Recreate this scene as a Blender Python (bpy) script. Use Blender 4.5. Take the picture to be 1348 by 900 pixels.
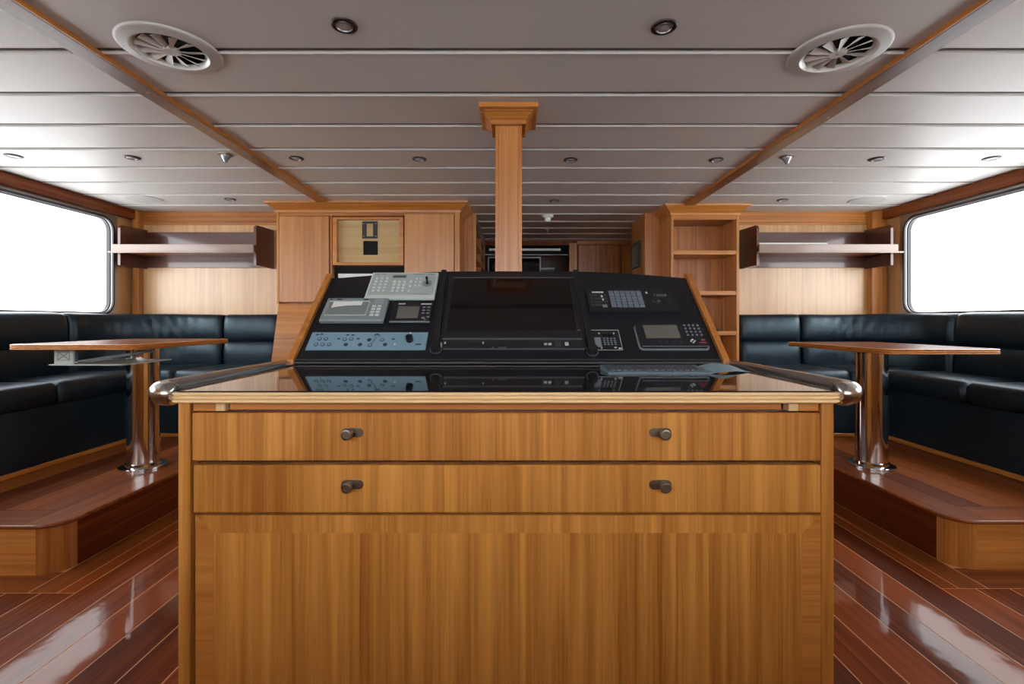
import bpy, bmesh, math, random
from mathutils import Vector, Matrix
random.seed(7)
for o in list(bpy.data.objects): bpy.data.objects.remove(o)
COL = bpy.context.scene.collection
PI = math.pi
F = 630.0; CX = 674.0; HY = 423.0; EYE = 1.10      # focal length in px, vanishing point, eye height
# ------------------------------------------------------------------ camera
cam = bpy.data.cameras.new('camera'); cam.sensor_width = 36; cam.sensor_fit = 'HORIZONTAL'
cam.lens = F/1348*36; cam.shift_y = -27/1348; cam.clip_start = .05
co = bpy.data.objects.new('camera', cam); COL.objects.link(co)
co.location = (0, 0, EYE); co.rotation_euler = (PI/2, 0, 0); bpy.context.scene.camera = co
# ------------------------------------------------------------------ world: bright overcast sky
w = bpy.data.worlds.new('sky'); bpy.context.scene.world = w; w.use_nodes = True
bg = w.node_tree.nodes['Background']; bg.inputs[0].default_value = (.93, .97, 1, 1); bg.inputs[1].default_value = 1.0
sc = bpy.context.scene
sc.view_settings.view_transform = 'Standard'; sc.view_settings.look = 'None'
sc.view_settings.gamma = 1; sc.view_settings.use_curve_mapping = False
sc.view_settings.exposure = 2.95

# ------------------------------------------------------------------ helpers
def P(px, py, Y): return Vector(((px-CX)/F*Y, Y, EYE-(py-HY)/F*Y))
def X(px, Y): return (px-CX)/F*Y
def Z(py, Y): return EYE-(py-HY)/F*Y

class MB:
    def __init__(s, M=None): s.bm = bmesh.new(); s.M = M or Matrix()
    def v(s, *p): return s.bm.verts.new(s.M @ Vector(p))
    def box(s, x0, x1, y0, y1, z0, z1, bev=0, seg=1):
        x0, x1 = sorted((x0, x1)); y0, y1 = sorted((y0, y1)); z0, z1 = sorted((z0, z1))
        c = [s.v(a, b, d) for a in (x0, x1) for b in (y0, y1) for d in (z0, z1)]
        fs = [s.bm.faces.new([c[i] for i in f]) for f in ((0,1,3,2),(4,6,7,5),(0,4,5,1),(2,3,7,6),(0,2,6,4),(1,5,7,3))]
        if bev:
            es = list({e for f in fs for e in f.edges})
            bmesh.ops.bevel(s.bm, geom=es, offset=bev, segments=seg, affect='EDGES', clamp_overlap=True)
        return s
    def prism(s, pts, z0, z1):                       # pts in xy
        a = [s.v(x, y, z0) for x, y in pts]; b = [s.v(x, y, z1) for x, y in pts]
        n = len(pts); s.bm.faces.new(a[::-1]); s.bm.faces.new(b)
        for i in range(n): s.bm.faces.new((a[i], a[(i+1)%n], b[(i+1)%n], b[i]))
        return s
    def extr(s, pts, axis, a0, a1):                  # closed outline in the plane normal to axis
        def q(p, t): return (t, p[0], p[1]) if axis == 'X' else ((p[0], t, p[1]) if axis == 'Y' else (p[0], p[1], t))
        a = [s.v(*q(p, a0)) for p in pts]; b = [s.v(*q(p, a1)) for p in pts]; n = len(pts)
        s.bm.faces.new(a[::-1]); s.bm.faces.new(b)
        for i in range(n): s.bm.faces.new((a[i], a[(i+1)%n], b[(i+1)%n], b[i]))
        return s
    def loops(s, rings, cap=True, closed=True):      # list of rings of 3D points
        R = [[s.v(*p) for p in r] for r in rings]
        for A, B in zip(R, R[1:]):
            n = len(A)
            for i in range(n if closed else n-1):
                s.bm.faces.new((A[i], A[(i+1)%n], B[(i+1)%n], B[i]))
        if cap and closed: s.bm.faces.new(R[0][::-1]); s.bm.faces.new(R[-1])
        return s
    def lathe(s, prof, cx, cy, n=32, cap=False):     # prof (r,z) around vertical axis
        return s.loops([[(cx+r*math.cos(2*PI*i/n), cy+r*math.sin(2*PI*i/n), z) for i in range(n)] for r, z in prof], cap)
    def cyl(s, c, r, axis, L, n=16, r2=None):
        c = Vector(c); ax = Vector(axis).normalized(); u = ax.orthogonal().normalized(); w_ = ax.cross(u)
        r2 = r if r2 is None else r2
        return s.loops([[c+ax*t+(u*math.cos(2*PI*i/n)+w_*math.sin(2*PI*i/n))*rr for i in range(n)] for t, rr in ((0, r), (L, r2))])
    def tube(s, pts, r, n=14):
        pts = [Vector(p) for p in pts]; rings = []; rs_ = r if isinstance(r, list) else [r]*len(pts)
        for i, p in enumerate(pts):
            r = rs_[i]
            t = (pts[min(i+1, len(pts)-1)]-pts[max(i-1, 0)]).normalized()
            up = Vector((0, 0, 1)) if abs(t.z) < .9 else Vector((1, 0, 0))
            u = t.cross(up).normalized(); w_ = u.cross(t)
            rings.append([p+(u*math.cos(2*PI*k/n)+w_*math.sin(2*PI*k/n))*r for k in range(n)])
        return s.loops(rings)

WORLD = {}
def link(name, data, mat, parent):
    o = bpy.data.objects.new(name, data); COL.objects.link(o)
    if mat and data: data.materials.clear(); data.materials.append(mat)
    if parent: o.parent = parent
    return o
def obj(name, mb, mat, parent=None, smooth=30, kind=None):
    bm = mb.bm; bmesh.ops.recalc_face_normals(bm, faces=bm.faces)
    lo = Vector([min(v.co[i] for v in bm.verts) for i in range(3)]); hi = Vector([max(v.co[i] for v in bm.verts) for i in range(3)])
    c = (lo+hi)/2; c.z = lo.z
    for v in bm.verts: v.co -= c
    me = bpy.data.meshes.new(name); bm.to_mesh(me); bm.free()
    if smooth:
        for p in me.polygons: p.use_smooth = True
        me.set_sharp_from_angle(angle=math.radians(smooth))
    o = link(name, me, mat, parent); WORLD[o.name] = c
    o.location = c-(WORLD[parent.name] if parent else Vector((0, 0, 0)))
    if kind: o['kind'] = kind
    return o
def thing(name, label, cat, loc, group=None):
    o = bpy.data.objects.new(name, None); COL.objects.link(o); o.empty_display_size = .05
    o.location = loc; WORLD[o.name] = Vector(loc); o['label'] = label; o['category'] = cat
    if group: o['group'] = group
    return o
def tag(o, label, cat, group=None):
    o['label'] = label; o['category'] = cat
    if group: o['group'] = group
    return o
def struct(name, mb, mat, parent=None, **k): return obj(name, mb, mat, parent, kind='structure', **k)
def dup(o, loc, label=None, parent=None):
    c = o.copy(); COL.objects.link(c)
    if parent is None: c.location = loc; WORLD[c.name] = Vector(loc)
    else: c.parent = parent
    if label: c['label'] = label
    for ch in o.children: dup(ch, None, None, c)
    return c
def B(name, x0, x1, y0, y1, z0, z1, mat, parent=None, bev=.002, **k):
    return obj(name, MB().box(x0, x1, y0, y1, z0, z1, bev), mat, parent, **k)
def rrect(x0, x1, y0, y1, r, n=6, off=0):
    pts = []
    for cx, cy, a in ((x1-r, y1-r, 0), (x0+r, y1-r, PI/2), (x0+r, y0+r, PI), (x1-r, y0+r, 1.5*PI)):
        for i in range(n+1):
            t = a+PI/2*i/n; pts.append((cx+(r+off)*math.cos(t), cy+(r+off)*math.sin(t)))
    return pts

# ------------------------------------------------------------------ materials
def newmat(name):
    m = bpy.data.materials.new(name); m.use_nodes = True
    return m, m.node_tree, m.node_tree.nodes['Principled BSDF']
def plain(name, col, rough=.5, metal=0, coat=0, emit=None, var=.08, bump=0, bs=40, spec=.5):
    m, t, b = newmat(name)
    g = t.nodes.new('ShaderNodeNewGeometry'); n = t.nodes.new('ShaderNodeTexNoise'); n.inputs['Scale'].default_value = 6
    n.inputs['Detail'].default_value = 3
    t.links.new(g.outputs['Position'], n.inputs['Vector'])
    mx = t.nodes.new('ShaderNodeMix'); mx.data_type = 'RGBA'
    mx.inputs[6].default_value = (*[c*(1-var) for c in col], 1); mx.inputs[7].default_value = (*[min(1, c*(1+var)) for c in col], 1)
    t.links.new(n.outputs[0], mx.inputs[0]); t.links.new(mx.outputs[2], b.inputs['Base Color'])
    b.inputs['Roughness'].default_value = rough; b.inputs['Metallic'].default_value = metal
    b.inputs['Coat Weight'].default_value = coat; b.inputs['Coat Roughness'].default_value = .05
    b.inputs['Specular IOR Level'].default_value = spec
    if bump:
        n2 = t.nodes.new('ShaderNodeTexNoise'); n2.inputs['Scale'].default_value = bs; n2.inputs['Detail'].default_value = 4
        t.links.new(g.outputs['Position'], n2.inputs['Vector'])
        bp = t.nodes.new('ShaderNodeBump'); bp.inputs['Strength'].default_value = bump; bp.inputs['Distance'].default_value = .004
        t.links.new(n2.outputs[0], bp.inputs['Height']); t.links.new(bp.outputs[0], b.inputs['Normal'])
    if emit: b.inputs['Emission Color'].default_value = (*emit[:3], 1); b.inputs['Emission Strength'].default_value = emit[3]
    return m
_w = {}
def wood(kind, ax):
    if (kind, ax) in _w: return _w[kind, ax]
    c1, c2, rough, coat, rnd, sc_, cr = WOODS[kind]
    m, t, b = newmat(kind+'_'+ax)
    L = t.links.new; N = t.nodes.new
    g = N('ShaderNodeNewGeometry'); oi = N('ShaderNodeObjectInfo')
    mul = N('ShaderNodeMath'); mul.operation = 'MULTIPLY'; mul.inputs[1].default_value = 23.7; L(oi.outputs['Random'], mul.inputs[0])
    add = N('ShaderNodeVectorMath'); add.operation = 'ADD'; L(g.outputs['Position'], add.inputs[0]); L(mul.outputs[0], add.inputs[1])
    def ns(al, cr, det, dist=0):
        mp = N('ShaderNodeMapping'); mp.inputs['Scale'].default_value = [al if a == ax else cr for a in 'XYZ']
        L(add.outputs[0], mp.inputs[0]); n = N('ShaderNodeTexNoise'); n.inputs['Scale'].default_value = 1
        n.inputs['Detail'].default_value = det; n.inputs['Distortion'].default_value = dist; n.inputs['Roughness'].default_value = .6
        L(mp.outputs[0], n.inputs['Vector']); return n
    n1 = ns(.7*sc_, 34*sc_, 6, .6); n2 = ns(4*sc_, 230*sc_, 3); n3 = ns(.8, 3.0, 2)
    def ma(op, a, bb, c=None):
        x = N('ShaderNodeMath'); x.operation = op
        for i, q in enumerate((a, bb, c)):
            if q is None: continue
            if hasattr(q, 'links'): L(q, x.inputs[i])
            else: x.inputs[i].default_value = q
        return x.outputs[0]
    f = ma('MULTIPLY', n1.outputs[0], .55); f = ma('MULTIPLY_ADD', n2.outputs[0], .2, f); f = ma('MULTIPLY_ADD', n3.outputs[0], .25, f)
    f = ma('MULTIPLY_ADD', oi.outputs['Random'], rnd, ma('SUBTRACT', f, rnd/2))
    r = N('ShaderNodeValToRGB'); r.color_ramp.elements[0].position = .38; r.color_ramp.elements[1].position = .62
    r.color_ramp.elements[0].color = (*c2, 1); r.color_ramp.elements[1].color = (*c1, 1)
    L(f, r.inputs[0]); L(r.outputs[0], b.inputs['Base Color'])
    b.inputs['Roughness'].default_value = rough; b.inputs['Coat Weight'].default_value = coat; b.inputs['Coat Roughness'].default_value = cr
    if kind in ('mahogany', 'plat', 'redwood'): b.inputs['Specular IOR Level'].default_value = .06
    bp = N('ShaderNodeBump'); bp.inputs['Strength'].default_value = .12; bp.inputs['Distance'].default_value = .001
    L(n2.outputs[0], bp.inputs['Height']); L(bp.outputs[0], b.inputs['Normal'])
    if kind == 'mahogany':
        nw = N('ShaderNodeTexNoise'); nw.inputs['Scale'].default_value = 5; nw.inputs['Detail'].default_value = 3; L(g.outputs['Position'], nw.inputs['Vector'])
        b2 = N('ShaderNodeBump'); b2.inputs['Strength'].default_value = .12; b2.inputs['Distance'].default_value = .01; L(nw.outputs[0], b2.inputs['Height']); L(b2.outputs[0], b.inputs['Coat Normal'])
    _w[kind, ax] = m; return m
WOODS = {  # light, dark, rough, coat, per-object tone spread, grain scale, coat rough
 'cherry':   ((.60, .235, .043), (.28, .078, .010), .38, .35, .12, 1, .22),
 'honey':    ((.66, .28, .062),  (.40, .13, .022),   .36, .30, .10, 1, .22),
 'veneer':   ((.62, .27, .075), (.40, .145, .032),   .33, .6, .10, 1, .30),
 'mahogany': ((.31, .070, .014),(.115, .022, .006),.45, .33, .34, 1, .06),
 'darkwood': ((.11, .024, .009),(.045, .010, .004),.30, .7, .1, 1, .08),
 'redwood':  ((.30, .085, .019),(.14, .032, .009), .42, .30, .12, 1, .14),
 'plat':     ((.30, .082, .018),(.13, .030, .008), .45, .28, .35, 1, .10),
 'plywood':  ((.62, .45, .22),  (.50, .33, .14),   .6, 0, .05, .6, .3),
 'beam':     ((.20, .070, .028),(.10, .030, .012), .40, .9, .1, 1, .2),
 'teak':     ((.78, .36, .078), (.38, .135, .018), .38, .35, .08, 1, .22),
 'glare_veneer':   ((.64, .37, .155), (.45, .22, .075),  .30, .8, .06, 1, .28),  # cabinet veneer made paler, window glare put into the colour
 'pale':     ((.86, .63, .35),  (.72, .48, .23),   .35, .3, .05, 1, .2),
}
M = dict(
 panel=plain('ceiling_paint', (.63, .60, .565), .46, var=.03, spec=.4),
 gap=plain('gap_grey', (.16, .15, .14), .7),
 darkring=plain('dark_ring', (.05, .035, .03), .4, .6),
 bead=plain('window_bead', (.07, .07, .075), .35, 1),
 vent_shade=plain('shaded_vent_lip', (.50, .48, .45), .45),  # white vent lip greyed, shade of its downward face put into the colour
 wall_white=plain('gloss_white', (.85, .87, .85), .25),
 white=plain('white_plastic', (.72, .71, .69), .35),
 steel=plain('polished_steel', (.75, .75, .76), .07, 1, var=.03),
 brushed=plain('brushed_aluminium', (.42, .42, .44), .38, 1, var=.05),
 chrome=plain('chrome_bead', (.30, .30, .32), .35, 1),
 rail=plain('satin_steel', (.55, .54, .52), .2, 1),
 bronze=plain('aged_brass', (.30, .26, .20), .35, 1),
 black=plain('black_laminate', (.006, .008, .013), .38, bump=.05, bs=600),
 blackp=plain('black_plastic', (.012, .013, .017), .35),
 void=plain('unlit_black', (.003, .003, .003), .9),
 screen=plain('screen_glass', (.004, .003, .004), .06, spec=.6),
 lcd=plain('lcd_grey', (.14, .135, .12), .25),
 lcdb=plain('lcd_olive', (.20, .24, .23), .25),
 kcase=plain('keyboard_case', (.13, .19, .23), .4),
 glass_top=plain('smoked_glass', (.012, .010, .012), .035, spec=.7),
 leather=plain('navy_leather', (.0025, .009, .016), .40, bump=.4, bs=38, spec=.7),
 grey=plain('grey_plastic', (.22, .26, .27), .45),
 lgrey=plain('light_grey_plastic', (.56, .64, .60), .45),
 key=plain('key_white', (.68, .72, .70), .4),
 keyd=plain('key_slate', (.16, .19, .23), .45),
 keyk=plain('key_dark', (.035, .04, .05), .4),
 blue=plain('blue_grey_metal', (.21, .35, .44), .4),
 ink=plain('dark_ink', (.02, .04, .07), .5),
 mark=plain('white_print', (.7, .72, .75), .5),
 dim=plain('dim_print', (.22, .24, .28), .5),
 red=plain('red_print', (.35, .05, .07), .5),
 paper=plain('paper', (.85, .86, .83), .7),
 cream=plain('cream_card', (.85, .78, .48), .6),
 sheet=plain('blue_sheet', (.25, .38, .44), .45),
 caulk=plain('tan_caulk', (.75, .38, .17), .5),
 dull=plain('outside_paint', (.3, .3, .3), .8),
 edgew=plain('lipped_edge_wood', (.93, .68, .37), .3, coat=.5, var=.06),
 led=plain('tube_glow', (.5, .55, .55), .4, emit=(.8, .9, .85, .015)),
 fid=plain('varnished_lip', (.30, .20, .155), .3, coat=.5),
)
M['leather'].node_tree.nodes['Principled BSDF'].inputs['Specular Tint'].default_value = (.68, .88, 1, 1)
def pane_mat():
    m, t, b = newmat('window_glass'); t.nodes.remove(b)
    out = t.nodes['Material Output']; tr = t.nodes.new('ShaderNodeBsdfTransparent'); gl = t.nodes.new('ShaderNodeBsdfGlossy')
    gl.inputs['Roughness'].default_value = .01; lw = t.nodes.new('ShaderNodeLayerWeight'); lw.inputs[0].default_value = .5
    pw = t.nodes.new('ShaderNodeMath'); pw.operation = 'POWER'; pw.inputs[1].default_value = 5; t.links.new(lw.outputs['Facing'], pw.inputs[0])
    fr = t.nodes.new('ShaderNodeMath'); fr.operation = 'MULTIPLY_ADD'; fr.inputs[1].default_value = .9; fr.inputs[2].default_value = .05; t.links.new(pw.outputs[0], fr.inputs[0])
    mx = t.nodes.new('ShaderNodeMixShader'); t.links.new(fr.outputs[0], mx.inputs[0]); t.links.new(tr.outputs[0], mx.inputs[1])
    t.links.new(gl.outputs[0], mx.inputs[2]); t.links.new(mx.outputs[0], out.inputs[0]); return m
M['pane'] = pane_mat()
W = wood

# ================================================================== SETTING
CE = 2.10; XL = -3.44; XR = 3.385; YB = 4.37; YF = -1.7
# floor: caulk bed, planks proud of it
floor = struct('floor', MB().box(-3.6, 3.6, YF-.1, 8.2, -.08, -.0005), M['caulk'], smooth=0)
pl = W('mahogany', 'Y')
def plank(x0, x1, y0, y1, mat=pl, z0=-.0004, z1=0, par=floor): B('plank', x0+.0024, x1-.0024, y0, y1, z0, z1, mat, par, bev=0, smooth=0)
J = [0, .143, .284, .425, .57, .71, .85, .96] # under the console
xs = [-.93+.1425*i for i in range(1, 13)]
for a, b in zip([-1.064, -.92, -.78, -.64, -.5, -.36, -.22, -.08, .06, .2, .34, .48, .62, .76, .91], [-.92, -.78, -.64, -.5, -.36, -.22, -.08, .06, .2, .34, .48, .62, .76, .91, 1.064]):
    plank(a, b, YF, 8.1)
jj = [1.064, 1.207, 1.353, 1.495, 1.632, 1.77]
for s in (-1, 1):
    yb = 1.941 if s < 0 else 1.974
    for a, b in zip(jj, jj[1:]): plank(*sorted((s*a, s*b)), YF, 4.3)
    plank(*sorted((s*1.77, s*1.844)), yb, 4.0)
    plank(*sorted((s*1.844, s*1.964)), yb, 4.0, W('redwood', 'Y'))
    plank(*sorted((s*1.964, s*3.4)), yb, yb+.16, W('redwood', 'X'))
    a = 1.77
    while a < 3.35: plank(*sorted((s*a, s*min(a+.14, 3.4))), YF, yb-.003); a += .14
# ceiling: grey backing, panels with open joints
ceil = struct('ceiling', MB().box(-3.6, 3.6, YF-.1, 8.2, CE+.010, CE+.08), M['gap'], smooth=0)
joints = [1.78+.3337*i for i in range(-10, 14)]
mid = (-.47, 0)
def ceil_panel(x0, x1, y0, y1):
    pts = [(y0, CE+.0098), (y0, CE-.003), (y0+.0015, CE-.0048), (y0+.0045, CE-.0048), (y0+.006, CE-.003), (y0+.0065, CE), (y1-.002, CE), (y1, CE+.002), (y1, CE+.0098)]
    struct_p = obj('panel', MB().extr(pts, 'X', x0, x1), M['panel'], ceil, smooth=0)
for a, b in zip(joints, joints[1:]):
    y0, y1 = a, b-.028
    if y0 < 1.3: y0, y1 = a, b-.028
    ceil_panel(-1.55, 1.49, y0, y1)
    if y0 < YB:
        y1s = min(y1, YB)
        ceil_panel(XL, -1.59, y0, y1s); ceil_panel(1.52, XR, y0, y1s)
# ceiling beams
for s, xc, n, ye in ((-1, -1.57, 'trim_1', 3.96), (1, 1.505, 'trim_2', 4.07)):
    t = struct(n, MB().box(xc-.04, xc+.04, YF, ye, CE-.018, CE+.001, .003), W('beam', 'Y'))
    a_ = xc-s*.0405; B('beam_side', min(a_, a_-s*.006), max(a_, a_-s*.006), YF, ye, CE-.0175, CE+.001, W('cherry', 'Y'), t, bev=0)
    for y in ([2.05, 2.715, 2.86, 3.56] if s < 0 else [2.3, 2.95, 3.4]):
        obj('screw_cap', MB().lathe([(.007, CE-.018), (.006, CE-.0205), (.0001, CE-.0215)], xc+.012, y, 10), M['bronze'], t)
# side walls with windows
def ring_yz(mb, xa, xb, y0, y1, z0, z1, r, wd, rect_outer=True, n=8):
    """frame between inner rounded opening and an outer outline, extruded xa..xb"""
    inn = rrect(y0, y1, z0, z1, r, n)
    if rect_outer:
        out = []
        for (a, b) in inn:
            cy, cz = (y0+y1)/2, (z0+z1)/2
            ya = y1+wd if a > cy else y0-wd; za = z1+wd if b > cz else z0-wd
            # project along corner angle onto rectangle outline
            ccx = (y1-r) if a > cy else (y0+r); ccz = (z1-r) if b > cz else (z0+r)
            dx, dz = a-ccx, b-ccz; sx = abs(ya-ccx)/max(abs(dx), 1e-9); sz = abs(za-ccz)/max(abs(dz), 1e-9)
            k = min(sx, sz); out.append((ccx+dx*k, ccz+dz*k))
    else: out = rrect(y0-wd, y1+wd, z0-wd, z1+wd, r+wd, n)
    m = len(inn)
    A = [[mb.v(x, *p) for p in q] for x in (xa, xb) for q in (inn, out)]
    for i in range(m):
        j = (i+1) % m
        for q in ((A[0], A[1]), (A[3], A[2]), (A[2], A[0]), (A[1], A[3])):
            mb.bm.faces.new((q[0][i], q[0][j], q[1][j], q[1][i]))
    return mb
WZ0, WZ1 = EYE+.072, EYE+.872
def side_wall(s, xw, name, num):
    xo = xw+s*.10; wl = W('glare_veneer', 'Z')
    wins = [(2.25, 4.10), (.95, 2.05)]
    wd = .06
    m = MB()
    m.box(xw, xo, YF-.1, YB+.1, 0, WZ0-wd); m.box(xw, xo, YF-.1, YB+.1, WZ1+wd, CE+.02)
    ys = [YF-.1]+[v for a, b in sorted(wins) for v in (a-wd, b+wd)]+[YB+.1]
    for a, b in zip(ys[::2], ys[1::2]): m.box(xw, xo, a, b, WZ0-wd, WZ1+wd)
    wall = struct(name, m, wl, smooth=0)
    for k, (a, b) in enumerate(wins):
        wn = struct('window_%d' % (num+k), ring_yz(MB(), xw-s*.012, xo, a, b, WZ0, WZ1, .10, wd), M['brushed'])
        struct('frame_bead', ring_yz(MB(), xw-s*.022, xw+s*.01, a-.004, b+.004, WZ0-.004, WZ1+.004, .104, .016, False), M['bead'], wn)
        struct('gasket', ring_yz(MB(), xw+s*.0, xw+s*.03, a+.007, b-.007, WZ0+.007, WZ1-.007, .093, .010, False), M['blackp'], wn)
        struct('pane', MB().extr(rrect(a, b, WZ0, WZ1, .10), 'X', xw+s*.02, xw+s*.026), M['pane'], wn, smooth=0)
    # board under the ceiling along the window wall
    t = struct('trim_%d' % (3 if s < 0 else 4), MB().box(xw+s*.02, xw-s*.055, YF, YB, CE-.082, CE+.002, .004), W('redwood', 'Y'))
    return wall
side_wall(-1, XL, 'wall_left', 1)
side_wall(1, XR, 'wall_right', 3)
# front wall behind the camera, wheelhouse windows
m = MB(); fw = []
x = XL+.08
while x < XR-.3: fw.append((x, x+1.24)); x += 1.345
m.box(XL, XR, YF-.1, YF, 0, 1.14); m.box(XL, XR, YF-.1, YF, 1.98, CE+.02)
xs2 = [XL]+[v for p in fw for v in p]+[XR]
for a, b in zip(xs2[::2], xs2[1::2]): m.box(a, b, YF-.1, YF, 1.14, 1.98)
struct('wall_front', m, W('veneer', 'Z'), smooth=0)
for k, (a, b) in enumerate(fw):
    wn = struct('window_%d' % (5+k), MB().box(a, b, YF-.05, YF-.044, 1.14, 1.98), M['pane'], smooth=0)
dash = thing('light_blocker', 'unseen dashboard shape added behind the camera to block low window light', 'console', (0, -1.3, 0))
B('base', -2.6, 2.6, YF+.002, -.55, 0, 1.06, W('cherry', 'Z'), dash); B('top', -2.65, 2.65, YF+.002, -.50, 1.061, 1.10, M['black'], dash)  # added out of view to darken the lower console front and floor
# back wall, both sides
def back_wall(s):
    xo = XL if s < 0 else XR
    xi = -1.98 if s < 0 else 1.93
    a, b = sorted((xo, xi))
    wb = struct('wall_back_left' if s < 0 else 'wall_back_right', MB().box(a-.1 if s < 0 else a, b if s < 0 else b+.1, YB, YB+.08, 0, CE+.02), W('honey', 'Z'), smooth=0)
    hd = Z(293, YB); z1 = Z(279, YB)
    B('header_board', a, b, YB-.012, YB, hd, CE, W('cherry', 'X'), wb)
    B('panel_moulding', a, b, YB-.008, YB, hd-.018, hd-.006, W('honey', 'X'), wb)
    xm = X(188, YB) if s < 0 else X(1145, YB)
    p0, p1 = sorted((xm, xi))
    B('wall_panel', p0, p1, YB-.006, YB, .4, hd-.024, W('glare_veneer', 'Z'), wb)
    e = X(184, YB) if s < 0 else X(1149.5, YB)
    B('panel_moulding', min(e, e-s*.012), max(e, e-s*.012), YB-.010, YB, .4, hd-.018, W('honey', 'Z'), wb)
    # corner pilaster
    q0, q1 = sorted((X(171, 4.3)+.02 if s < 0 else X(1148, 4.3), X(182, 4.3) if s < 0 else X(1168, 4.3)))
    B('pilaster', q0, q1, 4.30, YB, .3, CE, W('cherry', 'Z'), wb, bev=.004)
    z = EYE+.0
    return wb
back_wall(-1); back_wall(1)

# ================================================================== AFT PASSAGE
YA = 5.95
m = MB(); m.box(.71, 2.0, YA, YA+.08, 0, CE); m.box(-1.2, -.45, YA, YA+.08, 0, CE); m.box(-.45, .71, YA, YA+.08, CE-.05, CE)
wa = struct('wall_aft', m, W('redwood', 'Z'), smooth=0)
B('pilaster', .71, .806, YA-.03, YA+.1, 0, CE-.03, W('cherry', 'Z'), wa)
B('cornice_board', .806, 1.6, YA-.02, YA, CE-.045, CE, W('cherry', 'X'), wa)
dr = struct('door_1', MB().box(.82, 1.345, YA-.022, YA, .02, CE-.055, .003), W('cherry', 'Z'))
struct('door_2', MB().box(1.36, 1.62, YA-.022, YA, .02, CE-.055, .003), W('cherry', 'Z'))
# dark room behind
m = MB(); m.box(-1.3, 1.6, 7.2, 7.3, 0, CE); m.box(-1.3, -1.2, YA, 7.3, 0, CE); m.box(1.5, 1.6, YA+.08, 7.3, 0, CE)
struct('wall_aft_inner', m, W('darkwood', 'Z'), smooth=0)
s_ = thing('strip_light', 'long thin pale strip light under the aft ceiling in the dark passage', 'light', (.17, 6.3, 2.02))
B('tube', X(644, 6.3), X(738, 6.3), 6.28, 6.3, Z(330, 6.3), Z(327.2, 6.3), M['led'], s_)
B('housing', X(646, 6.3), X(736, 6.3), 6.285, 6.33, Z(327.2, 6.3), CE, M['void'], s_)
s_ = thing('television', 'dark screen with a thin pale frame in the aft passage behind the pillar', 'screen', (.03, 7.0, 1.0))
a, b, c, d = X(642, 7), X(712, 7), Z(395, 7), Z(338, 7)
B('screen', a+.02, b-.02, 7.0, 7.04, c+.02, d-.02, M['screen'], s_)
m = MB(); m.box(a, b, 6.99, 7.05, d-.02, d); m.box(a, b, 6.99, 7.05, c, c+.02); m.box(a, a+.02, 6.99, 7.05, c+.02, d-.02); m.box(b-.02, b, 6.99, 7.05, c+.02, d-.02)
obj('frame', m, M['white'], s_, smooth=0)
B('mounting_post', -.1, .1, 7.05, 7.2, 1.3, 1.7, M['blackp'], s_)
tag(B('wall_shelf', X(712, 7), X(730, 7), 6.99, 7.2, Z(355, 7), Z(352.6, 7), M['white']), 'pale narrow ledge right of the dark screen in the aft passage', 'shelf')
# right side wall of the passage with picture
struct('wall_passage_right', MB().box(1.225, 1.36, 4.44, 4.90, 0, CE, .002), W('cherry', 'Z'))
struct('wall_passage_right_inner', MB().box(1.62, 1.72, 4.45, YA+.05, 0, CE), W('cherry', 'Z'), smooth=0)
pf = thing('picture_frame', 'small dark framed picture on the passage wall left of the bookcase', 'picture', (1.215, 4.72, 1.6))
y0, y1 = 4.56, 4.86; z0, z1 = Z(353, 4.72), Z(320, 4.72)
m = MB(); fx = 1.205
m.box(fx, 1.225, y0, y1, z1-.025, z1); m.box(fx, 1.225, y0, y1, z0, z0+.025); m.box(fx, 1.225, y0, y0+.025, z0+.025, z1-.025); m.box(fx, 1.225, y1-.025, y1, z0+.025, z1-.025)
obj('frame', m, M['blackp'], pf, smooth=0)
B('picture', 1.212, 1.2245, y0+.025, y1-.025, z0+.025, z1-.025, M['lcd'], pf, bev=0)
# open shelf unit on the left of the passage
sh = thing('shelf_unit', 'open shelf unit facing the passage behind the left cabinet', 'shelf', (-.45, 5.3, 0))
B('end_panel', -.3605, -.333, 4.425, 4.46, 0, CE-.002, W('honey', 'Z'), sh)
B('end_panel', -.62, -.333, 5.85, 5.9, 0, CE-.002, W('cherry', 'Z'), sh)
B('back_panel', -.64, -.62, 4.46, 5.9, 0, CE-.002, W('darkwood', 'Z'), sh)
B('fascia', -.35, -.333, 4.46, 5.85, CE-.10, CE-.002, W('darkwood', 'Y'), sh)
B('divider', -.62, -.335, 5.2, 5.22, 0, CE-.1, W('cherry', 'Z'), sh)
for z in (EYE+.746, EYE+.60, EYE+.3, EYE, .7, .35): B('shelf', -.62, -.335, 4.46, 5.85, z-.012, z+.012, W('honey', 'Y'), sh)
for y in (4.75, 5.0):
    pass

# ================================================================== LEFT CABINET
def cornice(par, x0, x1, yf, yb, mat, ztop=CE, sides=(True, True), dep=.085, out=.075):
    """crown moulding around front and sides of a box x0..x1, front yf"""
    prof = [(0, -dep), (.010, -dep), (.012, -dep+.018), (.006, -dep+.021), (.022, -dep+.034), (.045, -dep+.050), (.058, -.022), (.068, -.020), (.07, -.018), (out, -.002), (out, 0), (0, 0)]
    rings = []
    for p, z in prof:
        rings.append([(x0-(p if sides[0] else 0), yb, ztop+z), (x0-(p if sides[0] else 0), yf-p, ztop+z), (x1+(p if sides[1] else 0), yf-p, ztop+z), (x1+(p if sides[1] else 0), yb, ztop+z)])
    mb = MB(); mb.loops(rings, closed=False)
    v = mb.bm.verts; v.ensure_lookup_table()
    return obj('cornice', mb, mat, par, smooth=25)
Yc = 4.02
lc = thing('cabinet', 'tall wooden cabinet left of the passage with a bare plywood recess', 'cabinet', (-1.23, 4.2, 0))
xl, xr = X(364, Yc), X(605, Yc)
zt = CE-.001
B('carcass', xl, xr, Yc+.06, 4.42, .23, zt, W('cherry', 'Z'), lc)
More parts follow.
